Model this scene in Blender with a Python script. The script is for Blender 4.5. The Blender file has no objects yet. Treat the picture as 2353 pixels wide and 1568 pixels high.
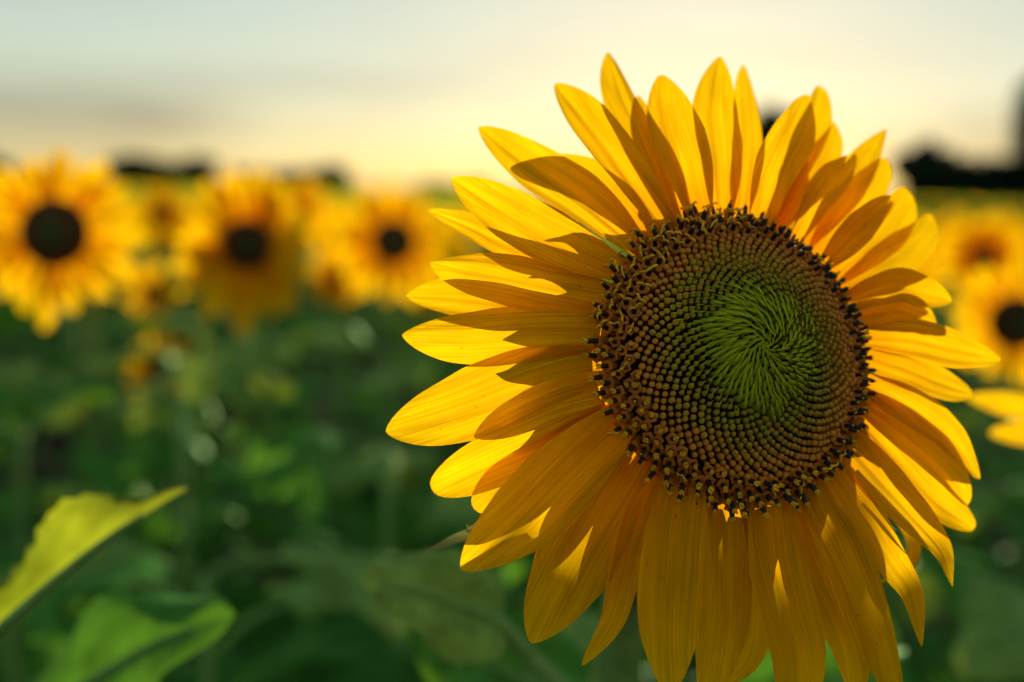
import bpy, math, random
import numpy as np
from mathutils import Vector, Matrix

# ---------------------------------------------------------------- camera, sky, sun, exposure
SC = bpy.context.scene
LENS = 35.0
VW, VH = 2353.0, 1568.0                 # working raster in which the photograph was measured
F = VW * LENS / 36.0
PITCH = math.radians(8.95)
ROLL = math.radians(1.1)
CAM = Vector((0, 0, 1.5))
_r = Vector((1, 0, 0)); _f = Vector((0, math.cos(PITCH), -math.sin(PITCH))); _u = Vector((0, math.sin(PITCH), math.cos(PITCH)))
RIGHT = _r * math.cos(ROLL) + _u * math.sin(ROLL)
UP = _u * math.cos(ROLL) - _r * math.sin(ROLL)
FWD = _f

cam_d = bpy.data.cameras.new('camera')
cam = bpy.data.objects.new('camera', cam_d); SC.collection.objects.link(cam)
m = Matrix((RIGHT, UP, -FWD)).transposed().to_4x4(); m.translation = CAM
cam.matrix_world = m
cam_d.lens = LENS; cam_d.sensor_width = 36.0; cam_d.clip_start = 0.02; cam_d.clip_end = 3000
cam_d.dof.use_dof = True; cam_d.dof.focus_distance = 0.303; cam_d.dof.aperture_fstop = 3.6
SC.camera = cam

SUN_EL = math.radians(4.6)
SUN_AZ = math.radians(9.5)              # to the right of the viewing direction (+Y towards +X)
world = bpy.data.worlds.new('World'); SC.world = world; world.use_nodes = True
wn = world.node_tree.nodes; wl = world.node_tree.links
wn.clear()
wo = wn.new('ShaderNodeOutputWorld'); bg = wn.new('ShaderNodeBackground')
sky = wn.new('ShaderNodeTexSky'); sky.sky_type = 'NISHITA'; sky.sun_disc = False
sky.sun_elevation = SUN_EL; sky.sun_rotation = SUN_AZ
sky.altitude = 0; sky.air_density = 1.05; sky.dust_density = 0.35; sky.ozone_density = 2.5
# thin streaks of evening cloud, laid over the whole sky
geo = wn.new('ShaderNodeTexCoord'); mp = wn.new('ShaderNodeMapping'); mp.inputs['Scale'].default_value = (1.6, 1.6, 9.0)
mp.inputs['Rotation'].default_value = (0.0, math.radians(-7), 0)
nz = wn.new('ShaderNodeTexNoise'); nz.inputs['Scale'].default_value = 1.5; nz.inputs['Detail'].default_value = 4; nz.inputs['Roughness'].default_value = .5
rp = wn.new('ShaderNodeValToRGB'); rp.color_ramp.elements[0].position = .50; rp.color_ramp.elements[1].position = .75
rp.color_ramp.elements[0].color = (0, 0, 0, 1); rp.color_ramp.elements[1].color = (.3, .3, .3, 1)
mx = wn.new('ShaderNodeMixRGB'); mx.blend_type = 'MULTIPLY'; mx.inputs[2].default_value = (.80, .68, .62, 1)
hs = wn.new('ShaderNodeHueSaturation'); hs.inputs['Saturation'].default_value = 1.2
gm = wn.new('ShaderNodeGamma'); gm.inputs['Gamma'].default_value = .40      # evens the sky's range as the photograph's exposure does
wl.new(geo.outputs['Generated'], mp.inputs['Vector']); wl.new(mp.outputs[0], nz.inputs['Vector'])
wl.new(nz.outputs['Fac'], rp.inputs[0]); wl.new(rp.outputs[0], mx.inputs[0])
wl.new(sky.outputs[0], gm.inputs['Color']); wl.new(gm.outputs[0], hs.inputs['Color']); wl.new(hs.outputs[0], mx.inputs[1])
CLOUD = (9.82, 4.97, 2.36)
bg.inputs['Strength'].default_value = 0.108
# low mauve-grey bank of cloud lying along part of the horizon
sx = wn.new('ShaderNodeSeparateXYZ'); wl.new(geo.outputs['Generated'], sx.inputs[0])
eb = wn.new('ShaderNodeValToRGB'); ee = eb.color_ramp.elements; ee[0].position = .0; ee[0].color = (0, 0, 0, 1); ee[1].position = .115; ee[1].color = (0, 0, 0, 1)
q = ee.new(.03); q.color = (.6, .6, .6, 1); q = ee.new(.055); q.color = (1, 1, 1, 1); q = ee.new(.08); q.color = (.6, .6, .6, 1)
mp2 = wn.new('ShaderNodeMapping'); mp2.inputs['Scale'].default_value = (1.0, 1.0, 3.5); mp2.inputs['Location'].default_value = (CLOUD[0], CLOUD[1], CLOUD[2])
nb = wn.new('ShaderNodeTexNoise'); nb.inputs['Scale'].default_value = 1.7; nb.inputs['Detail'].default_value = 5; nb.inputs['Roughness'].default_value = .45
rb = wn.new('ShaderNodeValToRGB'); rb.color_ramp.elements[0].position = .46; rb.color_ramp.elements[1].position = .62
mu = wn.new('ShaderNodeMath'); mu.operation = 'MULTIPLY'; mb_ = wn.new('ShaderNodeMixRGB'); mb_.blend_type = 'MULTIPLY'; mb_.inputs[2].default_value = (.50, .46, .50, 1)
wl.new(sx.outputs['Z'], eb.inputs[0]); wl.new(geo.outputs['Generated'], mp2.inputs['Vector']); wl.new(mp2.outputs[0], nb.inputs['Vector']); wl.new(nb.outputs['Fac'], rb.inputs[0])
wl.new(eb.outputs[0], mu.inputs[0]); wl.new(rb.outputs[0], mu.inputs[1]); wl.new(mu.outputs[0], mb_.inputs[0]); wl.new(mx.outputs[0], mb_.inputs[1])
tint = wn.new('ShaderNodeMixRGB'); tint.blend_type = 'MULTIPLY'; tint.inputs[0].default_value = 1; tint.inputs[2].default_value = (1.0, .985, .84, 1)
wl.new(mb_.outputs[0], tint.inputs[1]); wl.new(tint.outputs[0], bg.inputs['Color'])
wl.new(bg.outputs[0], wo.inputs[0])

sun_d = bpy.data.lights.new('sun', 'SUN'); sun = bpy.data.objects.new('sun', sun_d); SC.collection.objects.link(sun)
sun_d.energy = 2.0; sun_d.angle = math.radians(.5); sun_d.color = (1.0, .89, .68)
SUN_DIR = Vector((math.sin(SUN_AZ) * math.cos(SUN_EL), math.cos(SUN_AZ) * math.cos(SUN_EL), math.sin(SUN_EL)))
sun.rotation_euler = SUN_DIR.to_track_quat('Z', 'Y').to_euler(); sun.location = (0, 20, 20)

SC.view_settings.view_transform = 'Standard'; SC.view_settings.look = 'None'
SC.view_settings.exposure = 2.05; SC.view_settings.gamma = 1.0; SC.view_settings.use_curve_mapping = False
SC.render.engine = 'CYCLES'
SC.cycles.max_bounces = 14; SC.cycles.diffuse_bounces = 12; SC.cycles.transmission_bounces = 8; SC.cycles.transparent_max_bounces = 8
SC.cycles.use_denoising = True

COL = SC.collection
rnd = random.Random(7)

# ---------------------------------------------------------------- helpers
def W(px, py, depth):
    "world point seen at photo position (px, py) at a distance `depth` along the lens axis"
    return CAM + (RIGHT * ((px - VW / 2) / F) + UP * ((VH / 2 - py) / F) + FWD) * depth

class MB:
    def __init__(s): s.v = []; s.f = []; s.m = []; s.uv = []
    def add(s, v, f, mi=0, uv=None):
        o = len(s.v); s.v += [tuple(p) for p in v]; s.f += [tuple(o + i for i in q) for q in f]; s.m += [mi] * len(f)
        s.uv += list(uv) if uv is not None else [(0, 0)] * len(v)
    def mesh(s, name, mats, smooth=True):
        me = bpy.data.meshes.new(name); me.from_pydata(s.v, [], s.f)
        for k in mats: me.materials.append(k)
        if len(mats) > 1: me.polygons.foreach_set('material_index', s.m)
        if smooth: me.polygons.foreach_set('use_smooth', [True] * len(s.f))
        ul = me.uv_layers.new(name='UVMap'); li = np.zeros(len(me.loops), np.int32); me.loops.foreach_get('vertex_index', li)
        ul.data.foreach_set('uv', np.array(s.uv, np.float32)[li].ravel())
        me.update(); return me

def obj(name, me, parent=None, loc=None, kind=None):
    o = bpy.data.objects.new(name, me); COL.objects.link(o)
    if parent: o.parent = parent
    if loc is not None: o.location = loc
    if kind: o['kind'] = kind
    return o
def tag(o, label, cat, group=None):
    o['label'] = label; o['category'] = cat
    if group: o['group'] = group
    return o
def thing(name, label, cat, loc, group=None):
    o = bpy.data.objects.new(name, None); o.empty_display_size = .05; COL.objects.link(o); o.location = loc
    return tag(o, label, cat, group)
def copy_tree(o, parent=None):
    c = o.copy(); COL.objects.link(c); c.parent = parent
    for ch in list(KIDS.get(o, ())): copy_tree_child(ch, c)
    return c
def copy_tree_child(o, parent):
    c = o.copy(); COL.objects.link(c); c.parent = parent
    for ch in KIDS.get(o, ()): copy_tree_child(ch, c)
KIDS = {}

def spline(pts, n):
    "Catmull-Rom through Vector points, n samples evenly spread along its length"
    P = [2 * pts[0] - pts[1]] + list(pts) + [2 * pts[-1] - pts[-2]]
    out = []
    for i in range(1, len(P) - 2):
        p0, p1, p2, p3 = P[i - 1:i + 3]
        for k in range(16):
            t = k / 16
            out.append(.5 * ((2 * p1) + (p2 - p0) * t + (2 * p0 - 5 * p1 + 4 * p2 - p3) * t * t + (3 * p1 - p0 - 3 * p2 + p3) * t ** 3))
    out.append(pts[-1].copy())
    L = [0]
    for a, b in zip(out, out[1:]): L.append(L[-1] + (b - a).length)
    res = []; j = 0
    for k in range(n):
        s = L[-1] * k / (n - 1)
        while j < len(L) - 2 and L[j + 1] < s: j += 1
        q = (s - L[j]) / max(1e-9, L[j + 1] - L[j]); res.append(out[j].lerp(out[j + 1], min(1, q)))
    return res, L[-1]

def tube(mb, pts, radii, sides=8, mi=0, cap=True):
    n = len(pts); vs = []; fs = []; ref = None; uv = []
    for i, p in enumerate(pts):
        T = (pts[min(n - 1, i + 1)] - pts[max(0, i - 1)]).normalized()
        if ref is None: ref = T.orthogonal().normalized()
        ref = (ref - T * ref.dot(T)).normalized(); B = T.cross(ref)
        for k in range(sides):
            a = 2 * math.pi * k / sides
            vs.append(p + (ref * math.cos(a) + B * math.sin(a)) * radii[i]); uv.append((k / sides, i / (n - 1)))
    for i in range(n - 1):
        for k in range(sides):
            k2 = (k + 1) % sides
            fs.append((i * sides + k, i * sides + k2, (i + 1) * sides + k2, (i + 1) * sides + k))
    if cap: fs.append(tuple(range(sides))[::-1]); fs.append(tuple((n - 1) * sides + k for k in range(sides)))
    mb.add(vs, fs, mi, uv)

def lathe(mb, prof, sides, mi=0, M=None, lobe=0):
    "prof: (radius, height)"
    vs = []; fs = []
    for (r, h) in prof:
        for k in range(sides):
            a = 2 * math.pi * k / sides; rr = r * (1 + lobe * math.cos(5 * a)); vs.append(Vector((rr * math.cos(a), rr * math.sin(a), h)))
    for i in range(len(prof) - 1):
        for k in range(sides):
            k2 = (k + 1) % sides; fs.append((i * sides + k, i * sides + k2, (i + 1) * sides + k2, (i + 1) * sides + k))
    vs.append(Vector((0, 0, prof[-1][1]))); t = len(vs) - 1; b = (len(prof) - 1) * sides
    for k in range(sides): fs.append((b + k, b + (k + 1) % sides, t))
    if M is not None: vs = [M @ v for v in vs]
    mb.add(vs, fs, mi)

# ---------------------------------------------------------------- materials
def nodes(name):
    ma = bpy.data.materials.new(name); ma.use_nodes = True; nt = ma.node_tree; nt.nodes.clear()
    out = nt.nodes.new('ShaderNodeOutputMaterial'); return ma, nt, out
def ramp(nt, stops):
    r = nt.nodes.new('ShaderNodeValToRGB'); e = r.color_ramp.elements
    while len(e) < len(stops): e.new(.5)
    for k, (p, c) in enumerate(stops): e[k].position = p; e[k].color = (*c, 1)
    return r
def thin_material(name, front, trans, tmix, noise_scale=(1, 1), noise_amt=.15, rough=.5, spec=.25, bump=.0, sheen=0., spots=False):
    "leaf or petal tissue: reflects its own colour and lets light through; front/trans are ramps along the length (UV y)"
    ma, nt, out = nodes(name); N = nt.nodes.new; L = nt.links.new
    tc = N('ShaderNodeTexCoord'); sep = N('ShaderNodeSeparateXYZ'); L(tc.outputs['UV'], sep.inputs[0])
    rf = ramp(nt, front); rt = ramp(nt, trans); L(sep.outputs['Y'], rf.inputs[0]); L(sep.outputs['Y'], rt.inputs[0])
    mp_ = N('ShaderNodeMapping'); mp_.inputs['Scale'].default_value = (noise_scale[0], noise_scale[1], 1); L(tc.outputs['UV'], mp_.inputs['Vector'])
    oi = N('ShaderNodeObjectInfo'); ad = N('ShaderNodeVectorMath'); ad.operation = 'ADD'; L(mp_.outputs[0], ad.inputs[0])
    sc_ = N('ShaderNodeMath'); sc_.operation = 'MULTIPLY'; sc_.inputs[1].default_value = 37.0; L(oi.outputs['Random'], sc_.inputs[0])
    cb = N('ShaderNodeCombineXYZ'); L(sc_.outputs[0], cb.inputs['Z']); L(cb.outputs[0], ad.inputs[1])
    no = N('ShaderNodeTexNoise'); no.inputs['Scale'].default_value = 1.0; no.inputs['Detail'].default_value = 3; L(ad.outputs[0], no.inputs['Vector'])
    no2 = N('ShaderNodeTexNoise'); no2.inputs['Scale'].default_value = 3.0; no2.inputs['Detail'].default_value = 2
    ad2 = N('ShaderNodeVectorMath'); ad2.operation = 'ADD'; L(tc.outputs['UV'], ad2.inputs[0]); L(cb.outputs[0], ad2.inputs[1]); L(ad2.outputs[0], no2.inputs['Vector'])
    mr = N('ShaderNodeMapRange'); mr.inputs['From Min'].default_value = .3; mr.inputs['From Max'].default_value = .7
    mr.inputs['To Min'].default_value = 1 - noise_amt; mr.inputs['To Max'].default_value = 1 + noise_amt * .6; L(no.outputs['Fac'], mr.inputs['Value'])
    mr2 = N('ShaderNodeMapRange'); mr2.inputs['From Min'].default_value = .3; mr2.inputs['From Max'].default_value = .7
    mr2.inputs['To Min'].default_value = 1 - noise_amt * .7; mr2.inputs['To Max'].default_value = 1 + noise_amt * .5; L(no2.outputs['Fac'], mr2.inputs['Value'])
    m0 = N('ShaderNodeMath'); m0.operation = 'MULTIPLY'; L(mr.outputs[0], m0.inputs[0]); L(mr2.outputs[0], m0.inputs[1])
    mr3 = N('ShaderNodeMapRange'); mr3.inputs['To Min'].default_value = .84; mr3.inputs['To Max'].default_value = 1.04; L(oi.outputs['Random'], mr3.inputs['Value'])
    mm = N('ShaderNodeMath'); mm.operation = 'MULTIPLY'; L(m0.outputs[0], mm.inputs[0]); L(mr3.outputs[0], mm.inputs[1])
    if spots:      # sparse brown flecks of wear
        no3 = N('ShaderNodeTexNoise'); no3.inputs['Scale'].default_value = 420; no3.inputs['Detail'].default_value = 1; L(tc.outputs['Object'], no3.inputs['Vector'])
        rs = ramp(nt, [(.775, (1, 1, 1)), (.82, (.55, .55, .55))]); L(no3.outputs['Fac'], rs.inputs[0])
        ms_ = N('ShaderNodeMath'); ms_.operation = 'MULTIPLY'; L(mm.outputs[0], ms_.inputs[0]); L(rs.outputs[0], ms_.inputs[1]); mm = ms_
    outs = []
    for r_ in (rf, rt):
        q = N('ShaderNodeVectorMath'); q.operation = 'SCALE'; L(r_.outputs[0], q.inputs[0]); L(mm.outputs[0], q.inputs['Scale']); outs.append(q.outputs[0])
    p = N('ShaderNodeBsdfDiffuse'); L(outs[0], p.inputs['Color']); t = N('ShaderNodeBsdfTranslucent'); L(outs[1], t.inputs['Color'])
    if bump:
        b = N('ShaderNodeBump'); b.inputs['Strength'].default_value = bump; b.inputs['Distance'].default_value = .0006
        L(no.outputs['Fac'], b.inputs['Height']); L(b.outputs[0], p.inputs['Normal']); L(b.outputs[0], t.inputs['Normal'])
    mix = N('ShaderNodeMixShader'); mix.inputs[0].default_value = tmix; L(p.outputs[0], mix.inputs[1]); L(t.outputs[0], mix.inputs[2])
    if sheen:      # waxy surface: reflects the sky at glancing angles
        gl = N('ShaderNodeBsdfGlossy'); gl.inputs['Roughness'].default_value = .5; gl.inputs['Color'].default_value = (.6, .85, .5, 1)
        fr = N('ShaderNodeFresnel'); fr.inputs['IOR'].default_value = 1.32; fm = N('ShaderNodeMath'); fm.operation = 'MULTIPLY'; fm.inputs[1].default_value = sheen; L(fr.outputs[0], fm.inputs[0])
        m2 = N('ShaderNodeMixShader'); L(fm.outputs[0], m2.inputs[0]); L(mix.outputs[0], m2.inputs[1]); L(gl.outputs[0], m2.inputs[2]); L(m2.outputs[0], out.inputs[0])
    else: L(mix.outputs[0], out.inputs[0])
    return ma
def solid(name, c1, c2, scale=200, rough=.6, spec=.25, bump=0):
    ma, nt, out = nodes(name); N = nt.nodes.new; L = nt.links.new
    tc = N('ShaderNodeTexCoord'); no = N('ShaderNodeTexNoise'); no.inputs['Scale'].default_value = scale; no.inputs['Detail'].default_value = 3
    L(tc.outputs['Object'], no.inputs['Vector']); r_ = ramp(nt, [(.35, c1), (.68, c2)]); L(no.outputs['Fac'], r_.inputs[0])
    oi = N('ShaderNodeObjectInfo'); mr = N('ShaderNodeMapRange'); mr.inputs['To Min'].default_value = .8; mr.inputs['To Max'].default_value = 1.15; L(oi.outputs['Random'], mr.inputs['Value'])
    q = N('ShaderNodeVectorMath'); q.operation = 'SCALE'; L(r_.outputs[0], q.inputs[0]); L(mr.outputs[0], q.inputs['Scale'])
    p = N('ShaderNodeBsdfPrincipled'); p.inputs['Roughness'].default_value = rough; p.inputs['Specular IOR Level'].default_value = spec; L(q.outputs[0], p.inputs['Base Color'])
    if bump:
        b = N('ShaderNodeBump'); b.inputs['Strength'].default_value = bump; b.inputs['Distance'].default_value = .001; L(no.outputs['Fac'], b.inputs['Height']); L(b.outputs[0], p.inputs['Normal'])
    L(p.outputs[0], out.inputs[0]); return ma

PETAL = thin_material('petal_yellow', [(0, (.88, .26, .003)), (.35, (.94, .37, .003)), (1, (.94, .44, .003))],
                      [(0, (.94, .36, .002)), (.35, (.97, .54, .002)), (1, (.98, .60, .002))], .48, (34, 1.4), .24, .5, .2, .5, 0., True)
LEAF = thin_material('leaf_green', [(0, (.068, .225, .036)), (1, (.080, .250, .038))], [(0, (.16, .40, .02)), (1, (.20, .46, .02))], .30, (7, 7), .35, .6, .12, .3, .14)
LEAF_LIT = thin_material('leaf_pale_lit', [(0, (.20, .34, .07)), (1, (.23, .37, .08))], [(0, (.30, .42, .02)), (1, (.34, .42, .03))], .22, (7, 7), .3, .6, .15, .3, .16)  # paler leaf copy: sunlight and sky sheen put into the colour
LEAF_SUN = thin_material('leaf_sunlit_yellow', [(0, (.14, .26, .03)), (1, (.18, .28, .035))], [(0, (.42, .52, .01)), (1, (.52, .54, .02))], .55, (7, 7), .3, .6, .15, .3, .08)  # leaf copy with the yellow of sunlight put into its colour
BRACT = thin_material('bract_green', [(0, (.05, .12, .02)), (1, (.34, .36, .13))], [(0, (.10, .19, .015)), (1, (.34, .34, .08))], .4, (14, 2), .25, .5, .3, .3)
STEM = solid('stem_green', (.13, .25, .06), (.20, .33, .09), 90, .85, .04, .3)
BUD = [solid('bud_rust', (.40, .115, .003), (.66, .23, .006), 700, .55, .3),
       solid('bud_brown', (.38, .125, .003), (.62, .24, .006), 700, .55, .3),
       solid('bud_olive', (.30, .13, .003), (.52, .25, .006), 700, .55, .3),
       solid('bud_green', (.24, .14, .003), (.42, .27, .008), 700, .5, .3)]
CHAFF = thin_material('chaff_green', [(0, (.07, .10, .008)), (1, (.64, .66, .02))], [(0, (.08, .14, .012)), (1, (.55, .60, .03))], .3, (8, 2), .2, .45, .35)
ANTHER = solid('anther_black', (.006, .004, .003), (.016, .010, .006), 600, .45, .3)
STIGMA = solid('stigma_yellow', (.66, .30, .010), (.85, .46, .02), 800, .7, .1)
COROLLA = solid('corolla_rust', (.42, .10, .004), (.62, .19, .008), 500, .6, .2)
DISCM = solid('disc_black_brown', (.006, .004, .002), (.018, .010, .004), 300, .8, .1)
FARDISC = solid('dark_disc_brown', (.045, .016, .005), (.10, .036, .009), 60, .8, .1)
FARMID = solid('disc_olive_centre', (.03, .04, .010), (.05, .06, .016), 60, .8, .1)
SOIL = solid('dry_soil', (.030, .022, .014), (.06, .045, .03), 6, .95, .05, .6)
BARK = solid('bark_dark', (.02, .016, .012), (.05, .04, .03), 8, .9, .1)
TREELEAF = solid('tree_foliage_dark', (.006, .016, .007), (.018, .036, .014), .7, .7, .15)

# ---------------------------------------------------------------- ground and far trees
mb = MB(); G = 24
gv = [(-700 + 1400 * i / G, -60 + 1400 * j / G, 0) for j in range(G + 1) for i in range(G + 1)]
mb.add(gv, [(j * (G + 1) + i, j * (G + 1) + i + 1, (j + 1) * (G + 1) + i + 1, (j + 1) * (G + 1) + i) for j in range(G) for i in range(G)])
g = obj('ground', mb.mesh('ground', [SOIL])); g['kind'] = 'structure'

def make_crown(rx, ry, rz, n, leaf, seed, flat=False):
    R = random.Random(seed); mb = MB(); vs = []; fs = []
    lobes = []
    for k in range(60 if flat else 26):
        while True:
            p = Vector((R.uniform(-1, 1), R.uniform(-1, 1), R.uniform(-1, 1)))
            if flat or p.length < 1: break
        lobes.append((p * .74, R.uniform(.2, .42)))
    for k in range(n):
        c, q = lobes[R.randrange(len(lobes))]
        d = Vector((R.gauss(0, 1), R.gauss(0, 1), R.gauss(0, 1))).normalized() * q * (R.random() ** .35)
        p = c + d; P = Vector((p.x * rx, p.y * ry, p.z * rz))
        a = Vector((R.gauss(0, 1), R.gauss(0, 1), R.gauss(0, 1))).normalized(); b = a.orthogonal().normalized(); s = leaf * R.uniform(.6, 1.3)
        o = len(vs); vs += [P - a * s, P + b * s * .6, P + a * s, P - b * s * .6]; fs.append((o, o + 1, o + 2, o + 3))
    mb.add(vs, fs); return mb.mesh('crown', [TREELEAF], False)
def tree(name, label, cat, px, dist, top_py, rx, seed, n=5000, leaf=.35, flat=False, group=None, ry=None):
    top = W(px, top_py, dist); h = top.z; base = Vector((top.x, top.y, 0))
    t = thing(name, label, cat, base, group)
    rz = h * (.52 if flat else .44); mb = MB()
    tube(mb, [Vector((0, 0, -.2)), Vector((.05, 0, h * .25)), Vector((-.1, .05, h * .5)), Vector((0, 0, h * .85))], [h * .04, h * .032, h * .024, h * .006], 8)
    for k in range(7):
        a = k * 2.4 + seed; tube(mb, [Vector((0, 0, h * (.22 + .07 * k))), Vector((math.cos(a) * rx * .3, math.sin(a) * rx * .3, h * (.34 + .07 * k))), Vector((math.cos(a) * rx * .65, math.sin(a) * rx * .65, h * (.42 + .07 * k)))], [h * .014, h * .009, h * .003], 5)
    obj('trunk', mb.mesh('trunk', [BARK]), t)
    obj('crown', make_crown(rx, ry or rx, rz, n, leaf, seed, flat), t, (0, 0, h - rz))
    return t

# ---------------------------------------------------------------- petals, leaves
def petal_mesh(pts, width, nref, tp=.52, q=.72, cup=.12, ridge=.018, twist=0., seed=0, nt=30, nu=14, base=.50, mats=None, notch=0., skew=0., curl=0.):
    "pts: 3-D midline from base to tip in local space; width: greatest width (m)"
    R = random.Random(seed); fine, L = spline(pts, 161)
    tq = [1 - (1 - i / (nt - 1)) ** 1.55 for i in range(nt)]; cs = [fine[int(round(160 * t))] if t in (0, 1) else fine[int(160 * t)].lerp(fine[min(160, int(160 * t) + 1)], 160 * t - int(160 * t)) for t in tq]
    p = q * tp / (1 - tp); nrm = tp ** p * (1 - tp) ** q
    ph = [R.uniform(0, 6.28) for _ in range(6)]
    vs = []; fs = []; uv = []
    for i in range(nt):
        t = tq[i]; T = (cs[min(nt - 1, i + 1)] - cs[max(0, i - 1)]).normalized()
        S = T.cross(nref).normalized(); Nn = S.cross(T).normalized()
        a = twist * t; S, Nn = S * math.cos(a) + Nn * math.sin(a), Nn * math.cos(a) - S * math.sin(a)
        g = (t ** p * (1 - t) ** q / nrm) if 0 < t < 1 else 0
        w = .5 * width * math.sqrt(g * g + (base * (1 - t) ** 2) ** 2) + width * .004
        w *= 1 + (.035 * math.sin(7 * t + ph[0]) + .014 * math.sin(27 * t + ph[5])) * math.sin(math.pi * t)
        for k in range(nu + 1):
            u = 2 * k / nu - 1
            e = u * w * (1 + (.05 * math.sin(5.5 * t + ph[1]) if u > 0 else .05 * math.sin(6.3 * t + ph[2]))) + skew * w * math.sin(math.pi * t)
            fade = min(1, 5 * t) * min(1, 5 * (1 - t))
            z = cup * w * (abs(u) ** 1.6 - .3) - ridge * width * fade * (math.cos(u * 3.0 * math.pi + ph[3] * .3) * (1 - .3 * abs(u)) + .9 * math.exp(-((u - .12 * math.sin(ph[5])) * 4.5) ** 2))
            z += curl * width * max(0, t - .55) ** 2 * 2.2
            z += .035 * width * math.sin(9 * t + ph[4] + 2 * u) * u * fade
            tt = T * (-notch * width * math.exp(-(u * 2.2 - .5) ** 2 * 3) * (t > .93))
            vs.append(cs[i] + S * e + Nn * z + tt); uv.append((.5 + u * w / width, t))
    n1 = nu + 1
    for i in range(nt - 1):
        for k in range(nu): fs.append((i * n1 + k, i * n1 + k + 1, (i + 1) * n1 + k + 1, (i + 1) * n1 + k))
    mb = MB(); mb.add(vs, fs, 0, uv); return mb.mesh('petal', mats or [PETAL])

def leaf_mesh(pts, width, nref, seed=0, fold=.35, mats=None, nt=22, nu=10, lo=-1., hi=1., serr=.06, droop=.25, wavy=.08):
    "heart-shaped toothed blade along a midrib"
    R = random.Random(seed); cs, L = spline(pts, nt); ph = [R.uniform(0, 6.28) for _ in range(6)]
    vs = []; fs = []; uv = []
    for i in range(nt):
        t = i / (nt - 1); T = (cs[min(nt - 1, i + 1)] - cs[max(0, i - 1)]).normalized()
        S = T.cross(nref).normalized(); Nn = S.cross(T).normalized()
        w = .5 * width * ((t + .02) ** .42 * (1 - t) ** .85) / .545 + width * .004
        w *= 1 + serr * (1 if i % 2 else -1) * (1 - t)
        for k in range(nu + 1):
            u = lo + (hi - lo) * k / nu; au = abs(u)
            z = fold * w * au - droop * w * au ** 3 * 1.3 + wavy * width * math.sin(11 * t + ph[0] + (2.5 if u > 0 else 0)) * au * au * min(1, 4 * (1 - t))
            z += .012 * width * math.cos((t * 9 - au * 2.2) * 2 * math.pi) * min(1, 3 * au) * (1 - t)
            back = -.18 * w * au * au * (1 - t) ** 2
            vs.append(cs[i] + S * (u * w * math.cos(fold * .5)) + Nn * z + T * back * 1.6); uv.append((.5 + u * w / width, t))
    n1 = nu + 1
    for i in range(nt - 1):
        for k in range(nu): fs.append((i * n1 + k, i * n1 + k + 1, (i + 1) * n1 + k + 1, (i + 1) * n1 + k))
    mb = MB(); mb.add(vs, fs, 0, uv); return mb.mesh('leaf', mats or [LEAF])

# ---------------------------------------------------------------- the big sunflower
RD = .0450                                 # radius of the floret disc
C = W(1709, 815, .312)                      # middle of the disc's rim
NRM = (RIGHT * .335 + UP * .235 - FWD).normalized()
EX = (RIGHT - NRM * RIGHT.dot(NRM)).normalized(); EY = NRM.cross(EX)
if EY.dot(UP) < 0: EY = -EY
HD = .0130                                  # dome height
GROUND_BASE = Vector((C.x + .01, C.y + .16, 0))
big = thing('sunflower', 'large sunflower in sharp focus, yellow petals round a brown and green disc', 'sunflower', GROUND_BASE)
def loc(p): return p - GROUND_BASE
def plane_depth(px, py, off=0.0):
    ray = RIGHT * ((px - VW / 2) / F) + UP * ((VH / 2 - py) / F) + FWD
    return ((C + NRM * off) - CAM).dot(NRM) / ray.dot(NRM)

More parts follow.
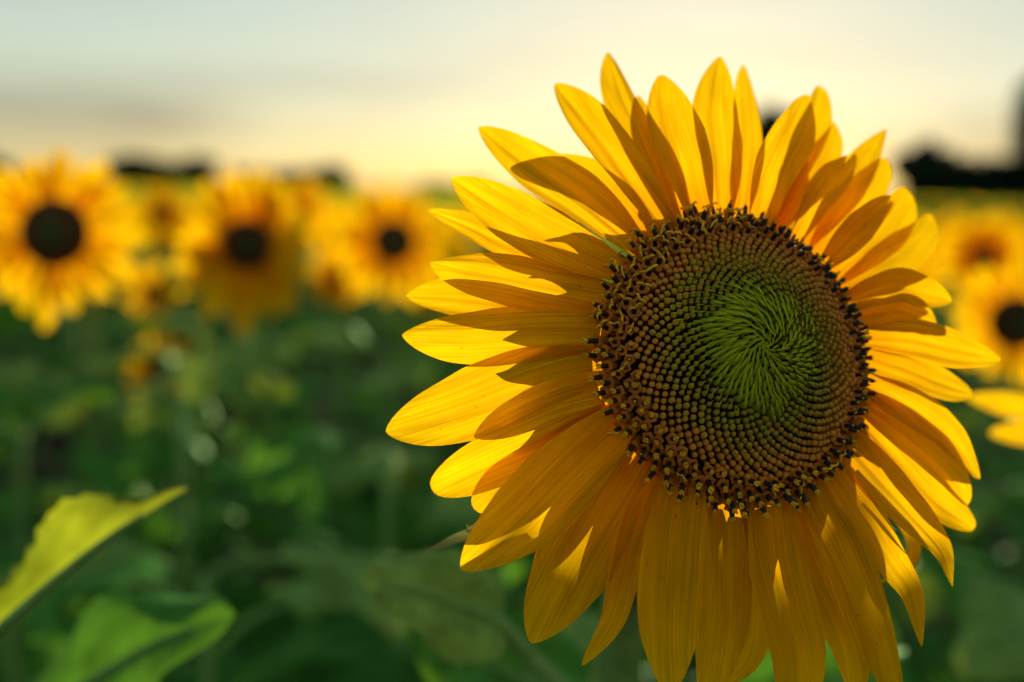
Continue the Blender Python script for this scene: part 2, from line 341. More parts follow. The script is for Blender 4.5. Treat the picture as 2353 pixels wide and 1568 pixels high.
# (midline base..tip in photo raster, width, layer 0 front..3 back, depth change base->tip in m, forward bulge, options)
P = [
 ([(1418,608),(1262,548),(1135,470),(1041,414)], 112, 0, .010, .004, {}),
 ([(1462,560),(1345,462),(1215,375),(1100,293)], 100, 1, .014, .004, {}),
 ([(1490,532),(1405,448),(1320,400),(1195,380)], 90, 3, .016, .002, {}),
 ([(1527,512),(1443,398),(1350,275),(1275,188)], 92, 0, .016, .004, {}),
 ([(1545,495),(1482,335),(1430,225),(1398,118)], 84, 1, .020, .003, dict(tp=.6, notch=.06)),
 ([(1600,485),(1575,375),(1540,275),(1518,169)], 106, 0, .016, .005, dict(tp=.5)),
 ([(1570,490),(1528,385),(1490,300),(1466,225)], 70, 3, .020, .003, {}),
 ([(1652,475),(1652,355),(1643,235),(1654,131)], 100, 1, .020, .004, dict(q=.8)),
 ([(1695,480),(1716,350),(1714,240),(1710,146)], 70, 2, .022, .003, {}),
 ([(1745,485),(1783,385),(1828,295),(1856,220)], 104, 0, .018, .004, {}),
 ([(1765,490),(1840,345),(1872,265),(1886,200)], 74, 2, .024, .003, dict(tp=.6, q=.5)),
 ([(1785,495),(1862,405),(1904,335),(1916,279)], 76, 2, .022, .003, dict(q=.8)),
 ([(1840,520),(1890,440),(1935,390),(1960,362)], 66, 0, .014, .004, {}),
 ([(1868,532),(1938,445),(1994,365),(2035,298)], 80, 1, .022, .003, dict(q=.85)),
 ([(1892,552),(1955,478),(2010,415),(2034,370)], 86, 1, .020, .004, dict(q=.5)),
 ([(1905,590),(1962,533),(2040,452)], 66, 0, .012, .003, {}),
 ([(1925,625),(1995,562),(2050,505),(2080,441)], 98, 2, .020, .003, dict(tp=.6, q=.5)),
 ([(1945,660),(2040,600),(2108,552),(2144,497)], 88, 2, .022, .003, dict(tp=.6, q=.5)),
 ([(1962,685),(2048,657),(2110,668),(2178,692)], 74, 0, .012, .006, dict(tp=.5)),
 ([(1975,722),(2060,712),(2105,725),(2138,748)], 74, 1, .014, .003, {}),
 ([(1990,768),(2092,782),(2190,805),(2297,828)], 82, 0, .012, .004, dict(tp=.5, q=.75)),
 ([(2000,812),(2080,848),(2150,878),(2230,908)], 74, 1, .016, .003, dict(q=.5)),
 ([(2003,875),(2100,943),(2185,1010),(2243,1100)], 84, 0, .010, .004, dict(tp=.5)),
 ([(1998,895),(2085,975),(2150,1035),(2205,1070)], 70, 2, .014, .002, {}),
 ([(2000,922),(2100,1008),(2180,1088),(2226,1158)], 90, 0, .008, .004, dict(q=.5)),
 ([(1985,950),(2070,1062),(2150,1150),(2232,1212)], 84, 1, .012, .003, dict(q=.5)),
 ([(1955,1022),(2040,1125),(2118,1210),(2166,1272),(2188,1348)], 92, 0, .004, .006, dict(tp=.32, q=.95)),
 ([(1920,1080),(1975,1167),(2045,1285),(2097,1368),(2123,1492)], 74, 0, .002, .006, dict(tp=.28, q=.8)),
 ([(1985,1090),(2062,1180),(2096,1245),(2082,1305),(2026,1338)], 36, 3, .004, -.006, dict(label='small curled yellow petal hanging behind the others')),
 ([(1868,1125),(1930,1250),(1985,1380),(2028,1490),(2062,1630)], 116, 0, -.004, .006, dict(tp=.48)),
 ([(1900,1115),(1968,1225),(2004,1338)], 70, 2, .006, .002, dict(tp=.5)),
 ([(1830,1145),(1862,1270),(1918,1400),(1958,1500),(1978,1625)], 96, 1, .000, .004, {}),
 ([(1760,1150),(1775,1280),(1810,1420),(1830,1500),(1838,1660)], 146, 0, -.006, .005, dict(tp=.58, q=.55)),
 ([(1712,1155),(1724,1290),(1732,1420),(1715,1510),(1655,1580)], 84, 2, .004, .002, dict(tp=.6)),
 ([(1645,1125),(1655,1270),(1657,1400),(1638,1520),(1612,1625)], 124, 1, -.003, .005, {}),
 ([(1560,1085),(1553,1210),(1543,1340),(1536,1460),(1533,1580)], 146, 0, -.006, .005, dict(tp=.5, q=.6)),
 ([(1516,1060),(1465,1190),(1430,1330),(1402,1430),(1337,1530)], 76, 1, -.002, .004, dict(tp=.45)),
 ([(1462,1010),(1398,1145),(1300,1320),(1220,1480)], 162, 1, -.002, .004, dict(tp=.55)),
 ([(1425,950),(1310,1075),(1190,1198),(1066,1304)], 152, 0, -.004, .006, dict(tp=.52)),
 ([(1400,955),(1245,1065),(1150,1120),(1090,1160)], 112, 3, .006, .002, dict(tp=.6, q=.5)),
 ([(1412,925),(1255,1005),(1112,1068),(987,1127)], 114, 2, .006, .003, dict(tp=.6, q=.5)),
 ([(1415,880),(1300,910),(1190,957),(1092,1005)], 88, 0, .002, .004, {}),
 ([(1395,828),(1250,868),(1060,938),(885,993)], 148, 1, .006, .005, dict(tp=.55)),
 ([(1392,752),(1230,765),(1070,775),(921,767)], 124, 0, .006, .004, dict(tp=.55)),
 ([(1390,702),(1230,700),(1060,683),(938,681)], 92, 2, .010, .003, dict(tp=.6)),
 ([(1395,668),(1230,650),(1090,622),(985,592)], 120, 0, .008, .004, dict(tp=.52, q=.7)),
 ([(1385,602),(1200,570),(1080,517),(985,485)], 72, 3, .012, .002, {}),
 # back-row petals seen only as slivers between the others
 ([(1440,960),(1345,1105),(1290,1200),(1262,1262)], 96, 3, .006, .002, {}),
 ([(1480,1030),(1420,1180),(1372,1290),(1335,1372)], 84, 3, .004, .002, {}),
 ([(1600,1100),(1600,1230),(1596,1330),(1590,1420)], 90, 3, .004, .002, {}),
 ([(1790,1150),(1830,1260),(1850,1330),(1872,1400)], 80, 3, .004, .002, {}),
 ([(1960,700),(2040,690),(2120,700)], 70, 3, .014, .002, {}),
 ([(1930,560),(1990,500),(2035,462)], 64, 3, .018, .002, {}),
 ([(1800,500),(1812,400),(1822,330)], 70, 3, .020, .002, {}),
]
def build_petal(k, spec):
    pts, wpx, layer, dz, bulge, opt = spec
    rr = random.Random(100 + k)
    b = Vector(pts[0]); cc = Vector((1702, 822)); b2 = b + (cc - b).normalized() * 40
    mid = [tuple(b2)] + list(pts[1:]); n = len(mid) - 1
    lay = (.0, .0022, .0044, .0062)[layer]
    d0 = plane_depth(*mid[0], off=-.003 - lay * .8)
    arc = [0]
    for a_, b_ in zip(mid, mid[1:]): arc.append(arc[-1] + math.dist(a_, b_))
    P3 = []
    for (x, y), s in zip(mid, arc):
        t = s / arc[-1]
        P3.append(W(x, y, d0 + dz * t + lay * min(1, t * 1.5) * 1.2 - bulge * math.sin(math.pi * min(1, t * 1.05))))
    dm = sum((p - CAM).dot(FWD) for p in P3) / len(P3); o = P3[0]
    kw = {a: opt[a] for a in ('tp', 'q', 'notch', 'skew') if a in opt}
    me = petal_mesh([p - o for p in P3], wpx * 1.1 / F * dm, (NRM * .6 - FWD * .6).normalized(), cup=rr.uniform(.12, .5) * (1 if rr.random() < .7 else -1),
                    ridge=rr.uniform(.020, .036), twist=rr.uniform(-.3, .3), curl=rr.uniform(-.35, .45), seed=k, base=.34 if pts[0][1] > 1040 else .42, **kw)
    ob = obj('petal', me, big, loc(o))
    if 'label' in opt: ob['label'] = opt['label']
for k, spec in enumerate(P): build_petal(k, spec)

# receptacle, bracts, stem
def fl(x, y, z): return C + EX * x + EY * y + NRM * z
def orient(z, ref=None):
    z = z.normalized(); x = (ref if ref else Vector((0, 0, 1))).cross(z)
    if x.length < 1e-4: x = z.orthogonal()
    x.normalize(); y = z.cross(x); return Matrix((x, y, z)).transposed().to_4x4()
mb = MB(); FM = Matrix((EX, EY, NRM)).transposed().to_4x4()
lathe(mb, [(.0085, -.040), (.016, -.034), (.029, -.025), (.041, -.015), (.0450, -.008), (.0440, -.004)], 40, 0, FM)
obj('receptacle', mb.mesh('receptacle', [STEM]), big, loc(C))
def dome(r): return HD * (1 - min(1, r / RD) ** 2.2) - .004
mb = MB(); lathe(mb, [(RD * (1 - k / 14), dome(RD * (1 - k / 14)) - .0002) for k in range(14)], 48, 0, FM)
disc = obj('flower_disc', mb.mesh('flower_disc', [DISCM]), big, loc(C))
stem_top = fl(0, 0, -.036)
sp = [fl(0, 0, -.03), fl(0, 0, -.055), W(1560, 1150, .385), W(1450, 1400, .40), W(1425, 1600, .42), Vector((GROUND_BASE.x, GROUND_BASE.y - .01, .5)), GROUND_BASE + Vector((0, 0, -.03))]
cs, _ = spline(sp, 40); mb = MB(); tube(mb, [loc(p) for p in cs], [.0075 + .006 * (k / 39) for k in range(40)], 12)
obj('stem', mb.mesh('stem', [STEM]), big)
BR = random.Random(5)
for k in range(30):
    a = 2 * math.pi * (k + BR.uniform(-.3, .3)) / 30; ring = k % 2
    dv = EX * math.cos(a) + EY * math.sin(a)
    ln = BR.uniform(.014, .022) + .005 * ring; o = C + dv * RD * .93 - NRM * (.016 + .003 * ring)
    me = petal_mesh([Vector((0, 0, 0)), dv * ln * .5 - NRM * .006, dv * ln * .85 - NRM * (.012 + BR.uniform(-.002, .004)), dv * ln * 1.1 - NRM * BR.uniform(.014, .022)],
                    BR.uniform(.011, .015), NRM, tp=.28, q=1.0, cup=.3, base=.8, seed=500 + k, nt=14, nu=6, mats=[BRACT])
    obj('bract', me, big, loc(o))
# the long curled bracts that stick out at the lower left and lower right
for k, (pts, wd) in enumerate([([(1330,1130),(1200,1205),(1060,1240),(1010,1258),(975,1267),(982,1258)], 62), ([(1260,1130),(1150,1190),(1085,1215),(1070,1205)], 50),
                               ([(1960,1110),(2020,1180),(2050,1212),(2062,1222)], 16), ([(2000,1120),(2040,1165),(2060,1190)], 18)]):
    P3 = [W(x, y, .322 + .004 * k) for x, y in pts]
    me = petal_mesh([p - P3[0] for p in P3], wd / F * .322, (UP * .8 - FWD * .5).normalized(), tp=.35, q=1.0, cup=.5, base=.7, seed=600 + k, nt=20, nu=6, mats=[BRACT])
    obj('bract', me, big, loc(P3[0]))

# ---- florets
def bud_mesh(b, chaff):
    mb = MB(); lathe(mb, [(.00055, -.0012), (.00066, .0006), (.00094, .0017), (.00098, .0024), (.00080, .0029), (.00042, .00305)], 10, 0, None, .05)
    if chaff:
        pts = [Vector((-.0007, 0, .0008)), Vector((-.0009, .0002, .0026)), Vector((-.0002, .0003, .0026 + .0012 * chaff)), Vector((.0012 * chaff, .0002, .0030 + .0014 * chaff))]
        blade(mb, pts, .0012, 1)
    return mb.mesh('disc_floret', [BUD[b], CHAFF])
def blade(mb, pts, width, mi):
    cs, L = spline(pts, 7); vs = []; fs = []; uv = []
    prof = [.8, 1.0, .95, .8, .55, .3, .05]
    for i, c in enumerate(cs):
        T = (cs[min(6, i + 1)] - cs[max(0, i - 1)]).normalized(); S = T.cross(Vector((0, .0, 1)) if abs(T.z) < .95 else Vector((1, 0, 0))).normalized(); N_ = S.cross(T)
        w = .5 * width * prof[i]
        vs += [c - S * w, c + N_ * w * .55, c + S * w]; uv += [(0, i / 6), (.5, i / 6), (1, i / 6)]
    for i in range(6):
        for k in range(2): fs.append((i * 3 + k, i * 3 + k + 1, i * 3 + k + 4, i * 3 + k + 3))
    mb.add(vs, fs, mi, uv)
def chaff_mesh(v, inner):
    "centre floret still closed under its green pointed scale; +x points to the middle"
    R = random.Random(v); mb = MB(); l = 1.0 if inner else .8
    lathe(mb, [(.0006, -.001), (.0008, .001), (.0007, .002), (.0003, .0024)], 7, 0)
    tw = R.uniform(-.0008, .0012)
    blade(mb, [Vector((-.0010, 0, .0004)), Vector((-.0009, tw * .2, .0024)), Vector((.0008 * l, tw * .6, .0036)), Vector((.0030 * l, tw, .0042 + R.uniform(-.0003, .0005)))], .00155, 1)
    return mb.mesh('scale_floret', [BUD[3], CHAFF])
def open_mesh(v):
    R = random.Random(40 + v); mb = MB()
    lathe(mb, [(.0006, -.002), (.0010, .0006), (.0013, .0020), (.0017, .0028), (.0012, .0028)], 10, 0, None, .12)
    L = R.uniform(.0040, .0056); lathe(mb, [(.00058, .001), (.00066, .0026), (.00062, L), (.00042, L + .0003)], 8, 1)
    if v % 3 == 0:      # pollen tuft
        for q in range(7):
            a = q * 2.4; e = R.uniform(.0003, .0008); tube(mb, [Vector((0, 0, L - .0004)), Vector((e * .7 * math.cos(a), e * .7 * math.sin(a), L + .0006)), Vector((e * math.cos(a), e * math.sin(a), L + R.uniform(.0009, .0018)))], [.00035, .00032, .00016], 5, 2)
    elif v % 3 == 1:    # two curled arms
        for s in (-1, 1):
            tube(mb, [Vector((0, 0, L - .0003)), Vector((s * .0004, 0, L + .0010)), Vector((s * .0013, .0002, L + .0013)), Vector((s * .0020, .0002, L + .0006))], [.0003, .00034, .0003, .00015], 6, 2)
    else:
        tube(mb, [Vector((0, 0, L - .0003)), Vector((.0001, 0, L + .0004)), Vector((.0003, .0001, L + .0009))], [.0003, .00034, .00012], 6, 2)
    return mb.mesh('open_floret', [COROLLA, ANTHER, STIGMA])
BUDM = {0: bud_mesh(0, 0), 1: bud_mesh(1, .5), 2: bud_mesh(2, .9), 3: bud_mesh(3, 1.5)}
CHM = [chaff_mesh(v, True) for v in range(4)] + [chaff_mesh(10 + v, False) for v in range(4)]
OPM = [open_mesh(v) for v in range(9)]
FR = random.Random(11)
NIN = 1080; RIN = .845 * RD; GA = math.pi * (3 - math.sqrt(5))
buds = []; nsc = 0
for k in range(NIN):
    r = RIN * math.sqrt((k + .6) / NIN); a = k * GA
    dv = EX * math.cos(a) + EY * math.sin(a)
    slope = HD * 2.2 * (r / RD) ** 1.2 / RD
    z = (NRM + dv * slope).normalized(); p = C + dv * r + NRM * dome(r)
    f = r / RD
    x = (-dv - z * (-dv).dot(z)).normalized(); y = z.cross(x)
    if FR.random() < min(1, max(0, (.50 - f) / .14)) and nsc < 300:
        nsc += 1
        tilt = .35; sw = .35
        x2 = (x * math.cos(sw) + y * math.sin(sw)); z2 = (z + x2 * tilt * .5).normalized(); x2 = (x2 - z2 * x2.dot(z2)).normalized()
        M = Matrix((x2, z2.cross(x2), z2)).transposed().to_4x4(); s = FR.uniform(.8, 1.12) * (.72 + .5 * min(1, f / .3)) * (1 - .9 * max(0, f - .34)); M.translation = p - C
        me = CHM[(0 if f < .24 else 4) + FR.randrange(4)]
        o = obj('scale_floret', me, disc); o.matrix_basis = M @ Matrix.Scale(s, 4)
    else:
        fj = f + FR.uniform(-.03, .03); b = 3 if fj < .54 else 2 if fj < .65 else 1 if fj < .72 else 0
        z2 = (z + Vector((FR.uniform(-1, 1), FR.uniform(-1, 1), FR.uniform(-1, 1))) * .12).normalized()
        x2 = (x * math.cos(.35) + y * math.sin(.35)); x2 = (x2 - z2 * x2.dot(z2)).normalized()
        s = FR.uniform(.84, 1.10) * (.84 + .22 * (f - .4) / .45)
        M = Matrix((x2, z2.cross(x2), z2)).transposed().to_4x4(); M.translation = p - C; M = M @ Matrix.Scale(s, 4)
        buds.append(((p - CAM).length - .03 * f, b, M))
buds.sort(key=lambda q: q[0])
for _, b, M in buds[:300]:
    o = obj('disc_floret', BUDM[b], disc); o.matrix_basis = M
rest = MB()
for _, b, M in buds[300:]:
    me = BUDM[b]; A = np.array(M); co = np.zeros(len(me.vertices) * 3, np.float32); me.vertices.foreach_get('co', co)
    co = co.reshape(-1, 3) @ A[:3, :3].T + A[:3, 3]; off = len(rest.v)
    rest.v += [tuple(q) for q in co]; rest.uv += [(.5, .5)] * len(co)
    for pl in me.polygons: rest.f.append(tuple(off + i for i in pl.vertices)); rest.m.append(b if pl.material_index == 0 else 4)
obj('packed_florets', rest.mesh('packed_florets', BUD + [CHAFF]), disc, kind='stuff')
NOP = 270
for k in range(NOP):
    ring = k % 5; a = 2 * math.pi * (k // 5 + .2 * ((ring * 2) % 5) + FR.uniform(-.12, .12)) / (NOP / 5)
    dv = EX * math.cos(a) + EY * math.sin(a); f = .862 + .034 * ring + FR.uniform(-.010, .010); r = f * RD
    lean = .35 + .26 * ring + FR.uniform(-.15, .15)
    tang = NRM.cross(dv)
    z2 = (NRM * math.cos(lean) + dv * math.sin(lean) + tang * FR.uniform(-.22, .22)).normalized()
    M = orient(z2, Vector((FR.uniform(-1, 1), FR.uniform(-1, 1), FR.uniform(-1, 1)))); M.translation = dv * r + NRM * (dome(r) - .0002)
    side = math.cos(a - .25); top = math.sin(a); kindv = 2 if side > .35 else 1 if top > .1 else 0
    if FR.random() < .18: kindv = FR.randrange(3)
    o = obj('open_floret', OPM[kindv + 3 * FR.randrange(3)], disc); o.matrix_basis = M @ Matrix.Scale(FR.uniform(.95, 1.3), 4)

# ---- leaves of the big plant
def leaf_on(parent, base_off, pts, petiole, width, nref, seed, **kw):
    "pts, petiole: world points"
    o = pts[0]; lf = obj('leaf', leaf_mesh([p - o for p in pts], width, nref, seed, **kw), parent, o - base_off)
    mb = MB(); cs, _ = spline(list(petiole) + [pts[0]], 14); tail, _ = spline(pts, 12)
    allp = cs + tail[1:10]; n = len(allp)
    tube(mb, [p - o for p in allp], [.0042 * (1 - .8 * max(0, (k - 12) / (n - 12))) for k in range(n)], 7)
    pt = obj('leaf_stalk', mb.mesh('leaf_stalk', [STEM]), lf)
    return lf
leaf_on(big, GROUND_BASE, [W(1150, 1432, .47), W(1040, 1385, .46), W(930, 1352, .45), W(820, 1335, .43)], [W(1450, 1700, .47), W(1330, 1610, .47), W(1230, 1520, .475)], .060, (UP * .62 - FWD * .78 - RIGHT * .1).normalized(), 3, fold=.3, mats=[LEAF_LIT])  # pale tone carries the sky highlight of this leaf in its colour
leaf_on(big, GROUND_BASE, [W(1330, 1600, .56), W(1200, 1560, .56), W(1080, 1520, .55), W(930, 1480, .52)], [Vector((GROUND_BASE.x, GROUND_BASE.y, 1.18)), W(1400, 1650, .56)], .085, (UP * .6 - FWD * .8).normalized(), 4)
leaf_on(big, GROUND_BASE, [W(1750, 1640, .6), W(1850, 1590, .6), W(1950, 1570, .58), W(2080, 1600, .55)], [Vector((GROUND_BASE.x, GROUND_BASE.y, 1.14)), W(1600, 1680, .6)], .16, (UP * .8 - FWD * .6).normalized(), 5)

# ---------------------------------------------------------------- neighbours and the field
def flower_parts(parent, head, nrm, rd, plen, seed, npet=30, singles=True, droop=.0, narrow=1.0, detail=1, only=None):
    R = random.Random(seed); ex = nrm.cross(Vector((0, 0, 1))).normalized() * -1; ey = nrm.cross(ex)
    if ey.z < 0: ey = -ey
    M = Matrix((ex, ey, nrm)).transposed().to_4x4(); M.translation = head
    mb = MB()
    lathe(mb, [(rd * .2, -.03), (rd * .7, -.022), (rd, -.006), (rd * .98, .0), (rd * .8, .005), (rd * .45, .008)], 20, 0, M)
    lathe(mb, [(rd * .42, .0078), (rd * .3, .010), (rd * .12, .0105)], 14, 1, M)
    d = obj('flower_disc', mb.mesh('flower_disc', [FARDISC, FARMID]), parent)
    whole = MB()
    for k in range(npet + len(only or ())):
        a = 2 * math.pi * (k + R.uniform(-.3, .3)) / npet
        if only and k < npet and math.cos(a) < -.3: continue
        if k >= npet: a = only[k - npet][0]
        dv = ex * math.cos(a) + ey * math.sin(a); lay = k % 2
        wd = None; ln = plen * R.uniform(.82, 1.1) * (1 - .12 * lay) * (1 + (narrow - 1) * abs(math.cos(a)))
        lean = R.uniform(-.1, .45)
        if k >= npet: ln = only[k - npet][1]; lean = .1; wd = .013
        tip = dv * ln * math.cos(lean) - nrm * ln * math.sin(lean) + Vector((0, 0, -droop * ln))
        b = head + dv * rd * .9 - nrm * (.004 + .004 * lay)
        me = petal_mesh([Vector((0, 0, 0)), tip * .5 + nrm * ln * .08, tip], wd or ln * R.uniform(.30, .40), nrm, cup=R.uniform(-.1, .3), seed=seed * 50 + k, nt=10 if detail else 6, nu=4 if detail else 2, twist=R.uniform(-.3, .3))
        if singles: obj('petal', me, parent, b)
        else:
            off = len(whole.v); co = [v.co + b for v in me.vertices]; uvs = [None] * len(co)
            for lp in me.loops: uvs[lp.vertex_index] = tuple(me.uv_layers[0].data[lp.index].uv)
            whole.add(co, [tuple(p.vertices) for p in me.polygons], 0, uvs); bpy.data.meshes.remove(me)
    if not singles: obj('petal_ring', whole.mesh('petal_ring', [PETAL]), parent)
    return d
LEAVES = []
for v in range(9):
    R = random.Random(900 + v); L = 1.0
    LEAVES.append(leaf_mesh([Vector((0, 0, 0)), Vector((L * .35, R.uniform(-.05, .05), .06)), Vector((L * .7, R.uniform(-.08, .08), .0)), Vector((L, R.uniform(-.1, .1), -.22 - R.uniform(0, .2)))], R.uniform(.72, .9), Vector((0, 0, 1)), v, nt=14, nu=8, fold=R.uniform(.1, .4), mats=[LEAF if v < 6 else LEAF_LIT]))
STALK = None
mb = MB(); tube(mb, [Vector((-.55, 0, -.22)), Vector((-.25, 0, -.04)), Vector((0, 0, 0)), Vector((.3, 0, .045))], [.028, .024, .02, .01], 6); STALK = mb.mesh('leaf_stalk', [STEM])
def foliage(parent, stem_pts, seed, n=12, z0=.25, z1=1.25, size=(.13, .2)):
    R = random.Random(seed); cs, _ = spline(stem_pts, 30)
    for k in range(n):
        z = z0 + (z1 - z0) * (k + R.random() * .6) / n
        p = min(cs, key=lambda q: abs(q.z - z)); a = k * 2.4 + R.uniform(-.4, .4) + seed
        s = R.uniform(*size) * (1.1 - .25 * (z / z1)); pit = R.uniform(-.25, .3)
        M = Matrix.Translation(p) @ Matrix.Rotation(a, 4, 'Z') @ Matrix.Rotation(pit, 4, 'Y') @ Matrix.Rotation(R.uniform(-.4, .4), 4, 'X') @ Matrix.Translation((s * .55, 0, s * .22)) @ Matrix.Scale(s, 4)
        lf = obj('leaf', LEAVES[R.randrange(6) if k < n * .7 or R.random() < .4 else 6 + R.randrange(3)], parent); lf.matrix_basis = M  # upper leaves often take the paler copy, coloured as if sunlit
        obj('leaf_stalk', STALK, lf)
def stem_part(parent, pts, r0=.011, r1=.007):
    cs, _ = spline(pts, 22); mb = MB(); tube(mb, cs, [r0 + (r1 - r0) * k / 21 for k in range(22)], 8); obj('stem', mb.mesh('stem', [STEM]), parent)
def plant(name, label, px, py, depth, rd, plen, seed, face=(0, -1, .1), n=12, group=None, z1=None, cat='sunflower', narrow=1.0, droop=0., npet=30, shift=(.0, .10), only=None):
    H = W(px, py, depth); base = Vector((H.x + shift[0], H.y + shift[1], 0))
    t = thing(name, label, cat, base, group); h = H - base; nrm = Vector(face).normalized()
    pts = [Vector((0, 0, -.03)), Vector((0, 0, .5)), Vector((0, .0, h.z - .14)), h - nrm * .06 + Vector((0, 0, -.03)), h - nrm * .02]
    stem_part(t, pts); flower_parts(t, h, nrm, rd, plen, seed, npet, True, droop, narrow, only=only)
    foliage(t, pts, seed, n, .3, z1 or h.z - .12)
    return t
plant('sunflower', 'blurred sunflower with a wide dark disc, olive in its middle, at the hedge end', 122, 535, 1.22, .043, .075, 21, (.05, -1, .12))
plant('sunflower', 'blurred tall oval sunflower standing before the flat dark hedge', 568, 562, 1.34, .034, .095, 22, (.42, -1, .05), narrow=.72, droop=.12)
plant('sunflower', 'blurred sunflower below the lone round tree, leaning over a smaller bloom', 905, 555, 1.9, .042, .085, 23, (.2, -1, .15))
plant('sunflower', 'small low sunflower with a tiny disc half hidden under a larger bloom', 775, 637, 2.9, .027, .07, 24, (.1, -1, .15))
plant('sunflower', 'small blurred sunflower in front of the dark trees, above another bloom', 2265, 590, 2.2, .026, .085, 25, (-.2, -1, .1))
plant('sunflower', 'blurred sunflower with an orange tinted ring, beside the big bloom under a smaller one', 2338, 742, 1.25, .034, .055, 26, (-.1, -1, .1))
plant('sunflower', 'close sunflower of which only two yellow petal tips reach past the big bloom', 2640, 985, .52, .040, .050, 27, (-.1, -1, .1), n=9, z1=1.1, shift=(.06, .12), only=[(math.pi - .13, .054), (math.pi + .10, .040)])
plant('sunflower', 'unseen sunflower added far behind the big bloom to shade its lower petals', 1524, 500, 2.1, .045, .08, 33, (.0, -1, .1), n=14, npet=40)  # added behind the bloom to keep direct sun off its lower petals
plant('sunflower', 'added sunflower out of sight behind the big bloom disc, blocking low sun', 1590, 556, 1.7, .048, .08, 34, (.1, -1, .1), n=10, z1=1.32, npet=44)  # second added sun blocker for the lower petals, hidden by the bloom
plant('sunflower', 'blurred sunflower turned sideways between the two blooms by the hedge', 385, 492, 3.1, .030, .075, 28, (.9, -.6, .1))
plant('sunflower', 'blurred amber sunflower glimpsed between the tall oval bloom and its neighbour', 690, 480, 3.3, .03, .08, 29, (-.5, -1, .2))

# plants whose leaves reach into the picture
lp_base = Vector((-.40, .52, 0))
lp = thing('sunflower_plant', 'leafy plant with a long toothed leaf coloured sunlit yellow-green', 'plant', lp_base)
stem_part(lp, [Vector((0, 0, -.03)), Vector((0, 0, .6)), Vector((-.02, 0, 1.2)), Vector((-.04, .02, 1.42))])
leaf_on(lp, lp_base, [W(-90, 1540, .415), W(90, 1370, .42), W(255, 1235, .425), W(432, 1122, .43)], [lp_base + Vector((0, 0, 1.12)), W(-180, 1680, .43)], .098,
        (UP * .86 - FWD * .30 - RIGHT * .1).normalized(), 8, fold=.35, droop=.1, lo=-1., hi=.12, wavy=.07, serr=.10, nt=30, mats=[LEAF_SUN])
leaf_on(lp, lp_base, [W(40, 1680, .50), W(220, 1560, .50), W(380, 1470, .50), W(540, 1412, .49)], [lp_base + Vector((0, 0, 1.02)), W(-80, 1760, .5)], .12, (UP * .75 - FWD * .55 - RIGHT * .2).normalized(), 9, fold=.25)
foliage(lp, [Vector((0, 0, 0)), Vector((0, 0, .6)), Vector((-.02, 0, 1.2))], 31, 8, .3, .95)

def template(seed, with_head=True, h=1.36):
    R = random.Random(seed); t = thing('sunflower', 'sunflower', 'sunflower', (0, 0, 0)); nrm = Vector((R.uniform(-.4, .4), -1, R.uniform(-.1, .3))).normalized()
    hd = Vector((R.uniform(-.03, .03), -.09, h)); pts = [Vector((0, 0, -.03)), Vector((0, 0, .5)), Vector((0, 0, h - .14)), hd - nrm * .06 + Vector((0, 0, -.03)), hd - nrm * .02]
    if not with_head: pts = pts[:3]
    stem_part(t, pts)
    if with_head: flower_parts(t, hd, nrm, R.uniform(.028, .042), R.uniform(.07, .085), seed, 26, False, .05, 1.0, 0)
    foliage(t, pts, seed, 11 if with_head else 15, .3 if with_head else .5, h - .12 if with_head else h - .12)
    return t
def register(o):
    KIDS[o] = list(o.children)
    for c in o.children: register(c)
TS = [template(60 + k, True) for k in range(5)]; TL = [template(80 + k, False, 1.30) for k in range(3)]
for t in TS + TL:
    bpy.context.view_layer.update(); register(t)
FP = random.Random(77); used = set()
def spawn(T, x, y, sc, rz, name, label, cat, group):
    if T in used: o = copy_tree(T)
    else: used.add(T); o = T
    o.name = name; o.location = (x, y, 0); o.rotation_euler = (0, 0, rz); o.scale = (sc, sc, sc); o['label'] = label; o['category'] = cat; o['group'] = group
# leafy plants without blooms filling the space below the near heads
spots = [(-.52, .95), (-.25, .88), (.02, .92), (.30, .95), (.55, .90), (-.40, 1.25), (-.12, 1.18), (.15, 1.22), (.45, 1.2), (.72, 1.18), (-.65, 1.3), (-.75, 1.7), (-.45, 1.62), (-.2, 1.6), (.1, 1.65), (.4, 1.6), (.68, 1.62), (.95, 1.65), (.30, .62), (.12, .66)]
for k, (x, y) in enumerate(spots):
    spawn(TL[k % 3], x + FP.uniform(-.04, .04), y + FP.uniform(-.04, .04), FP.uniform(1.0, 1.09) * (.82 if y < .7 else .93 if y < 1 else 1), FP.uniform(0, 6.28), 'sunflower_plant', 'leafy green plant without a bloom among the near sunflower stems', 'plant', 'leafy plants between the stems')
row = 2.15; cnt = 0
while row < 9.2:
    half = row * .58 + .3; x = -half + FP.uniform(0, .2)
    while x < half:
        if not (row < 4.2 and FP.random() < .55):
            top = 1.25 + FP.uniform(-.12, .03) - (.03 if row < 3 else 0)
            spawn(TS[FP.randrange(5)], x, row + FP.uniform(-.12, .12), top / 1.36, FP.uniform(-.45, .45), 'sunflower', 'smaller blurred sunflower in the crowded rows towards the far trees', 'sunflower', 'sunflowers in the rows behind')
            cnt += 1
        x += FP.uniform(.24, .40)
    row += .62
for T in TL + TS:
    if T not in used:
        for c in list(T.children_recursive): bpy.data.objects.remove(c)
        bpy.data.objects.remove(T)
print('rows', cnt)
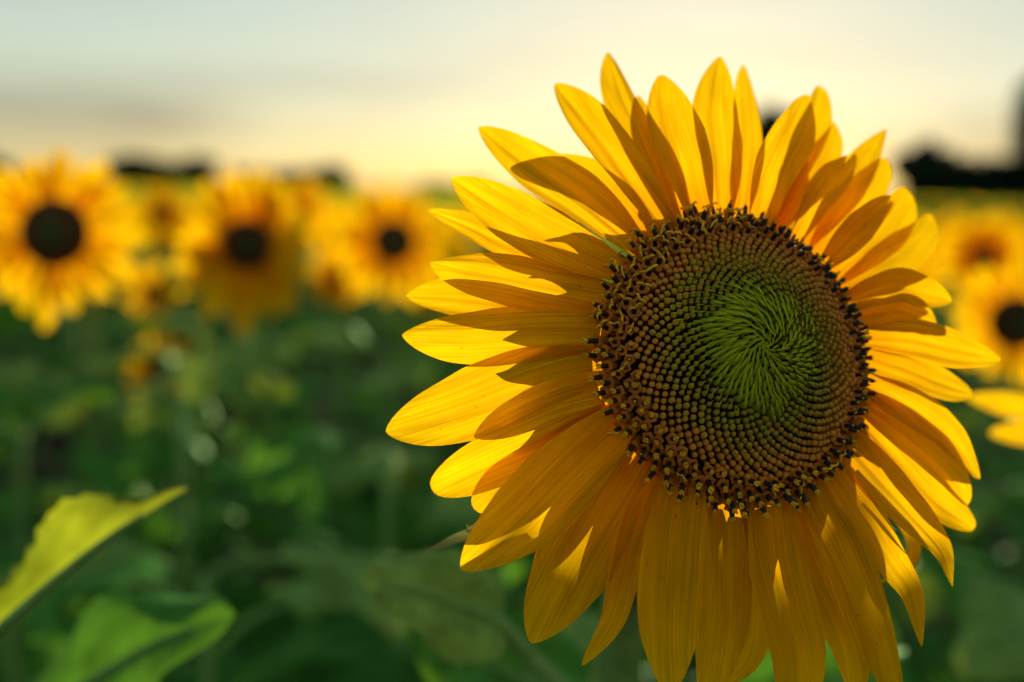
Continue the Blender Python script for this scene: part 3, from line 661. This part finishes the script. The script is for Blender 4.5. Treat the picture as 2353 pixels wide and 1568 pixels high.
# the far field, one mass
far = MB(); FFR = random.Random(5); vs = []; fs = []; ms = []
y = 9.5
while y < 43:
    half = y * .85 + 1; n = int(2 * half / (.55 if y < 25 else .55 * y / 25)); s = 1 if y < 25 else y / 25
    for k in range(n):
        x = FFR.uniform(-half, half); z = FFR.uniform(.98, 1.20); r = .09 * FFR.uniform(.8, 1.2); yy = y + FFR.uniform(-.3, .3) * s
        o = len(vs); tl = FFR.uniform(-.5, .5)
        bloom = y < 34 or FFR.random() < .6
        if bloom: vs.append((x, yy - .03, z))
        for q in range(8 if bloom else 0):
            a = q * math.pi / 4; rr = r * FFR.uniform(.8, 1.15); vs.append((x + rr * math.cos(a), yy + tl * rr * math.cos(a), z + rr * math.sin(a)))
        for q in range(8 if bloom else 0): fs.append((o, o + 1 + q, o + 1 + (q + 1) % 8)); ms.append(0)
        o = len(vs); r2 = r * .4
        if bloom:
            for q in range(6): a = q * math.pi / 3; vs.append((x + r2 * math.cos(a), yy - .035 + tl * r2 * math.cos(a), z + r2 * math.sin(a)))
            fs.append(tuple(range(o, o + 6))); ms.append(1)
        for q in range(7):
            a = FFR.uniform(0, 6.28); l = .2 * s; zz = FFR.uniform(.7, 1.24); o = len(vs)
            vs += [(x, yy, zz), (x + l * math.cos(a) - .08, yy + l * math.sin(a), zz + .02), (x + 1.5 * l * math.cos(a), yy + 1.5 * l * math.sin(a), zz - .1), (x + l * math.cos(a) + .08, yy + l * math.sin(a) + .05, zz + .02)]
            fs.append((o, o + 1, o + 2, o + 3)); ms.append(2)
    y += .6 * s
far.v = vs; far.f = fs; far.m = ms; far.uv = [(.5, .6)] * len(vs)
ff = obj('sunflower_field', far.mesh('sunflower_field', [PETAL, FARDISC, LEAF], False)); ff['kind'] = 'stuff'; ff['label'] = 'far mass of yellow sunflower heads reaching back to the tree line'; ff['category'] = 'sunflower field'

# far edge of the field
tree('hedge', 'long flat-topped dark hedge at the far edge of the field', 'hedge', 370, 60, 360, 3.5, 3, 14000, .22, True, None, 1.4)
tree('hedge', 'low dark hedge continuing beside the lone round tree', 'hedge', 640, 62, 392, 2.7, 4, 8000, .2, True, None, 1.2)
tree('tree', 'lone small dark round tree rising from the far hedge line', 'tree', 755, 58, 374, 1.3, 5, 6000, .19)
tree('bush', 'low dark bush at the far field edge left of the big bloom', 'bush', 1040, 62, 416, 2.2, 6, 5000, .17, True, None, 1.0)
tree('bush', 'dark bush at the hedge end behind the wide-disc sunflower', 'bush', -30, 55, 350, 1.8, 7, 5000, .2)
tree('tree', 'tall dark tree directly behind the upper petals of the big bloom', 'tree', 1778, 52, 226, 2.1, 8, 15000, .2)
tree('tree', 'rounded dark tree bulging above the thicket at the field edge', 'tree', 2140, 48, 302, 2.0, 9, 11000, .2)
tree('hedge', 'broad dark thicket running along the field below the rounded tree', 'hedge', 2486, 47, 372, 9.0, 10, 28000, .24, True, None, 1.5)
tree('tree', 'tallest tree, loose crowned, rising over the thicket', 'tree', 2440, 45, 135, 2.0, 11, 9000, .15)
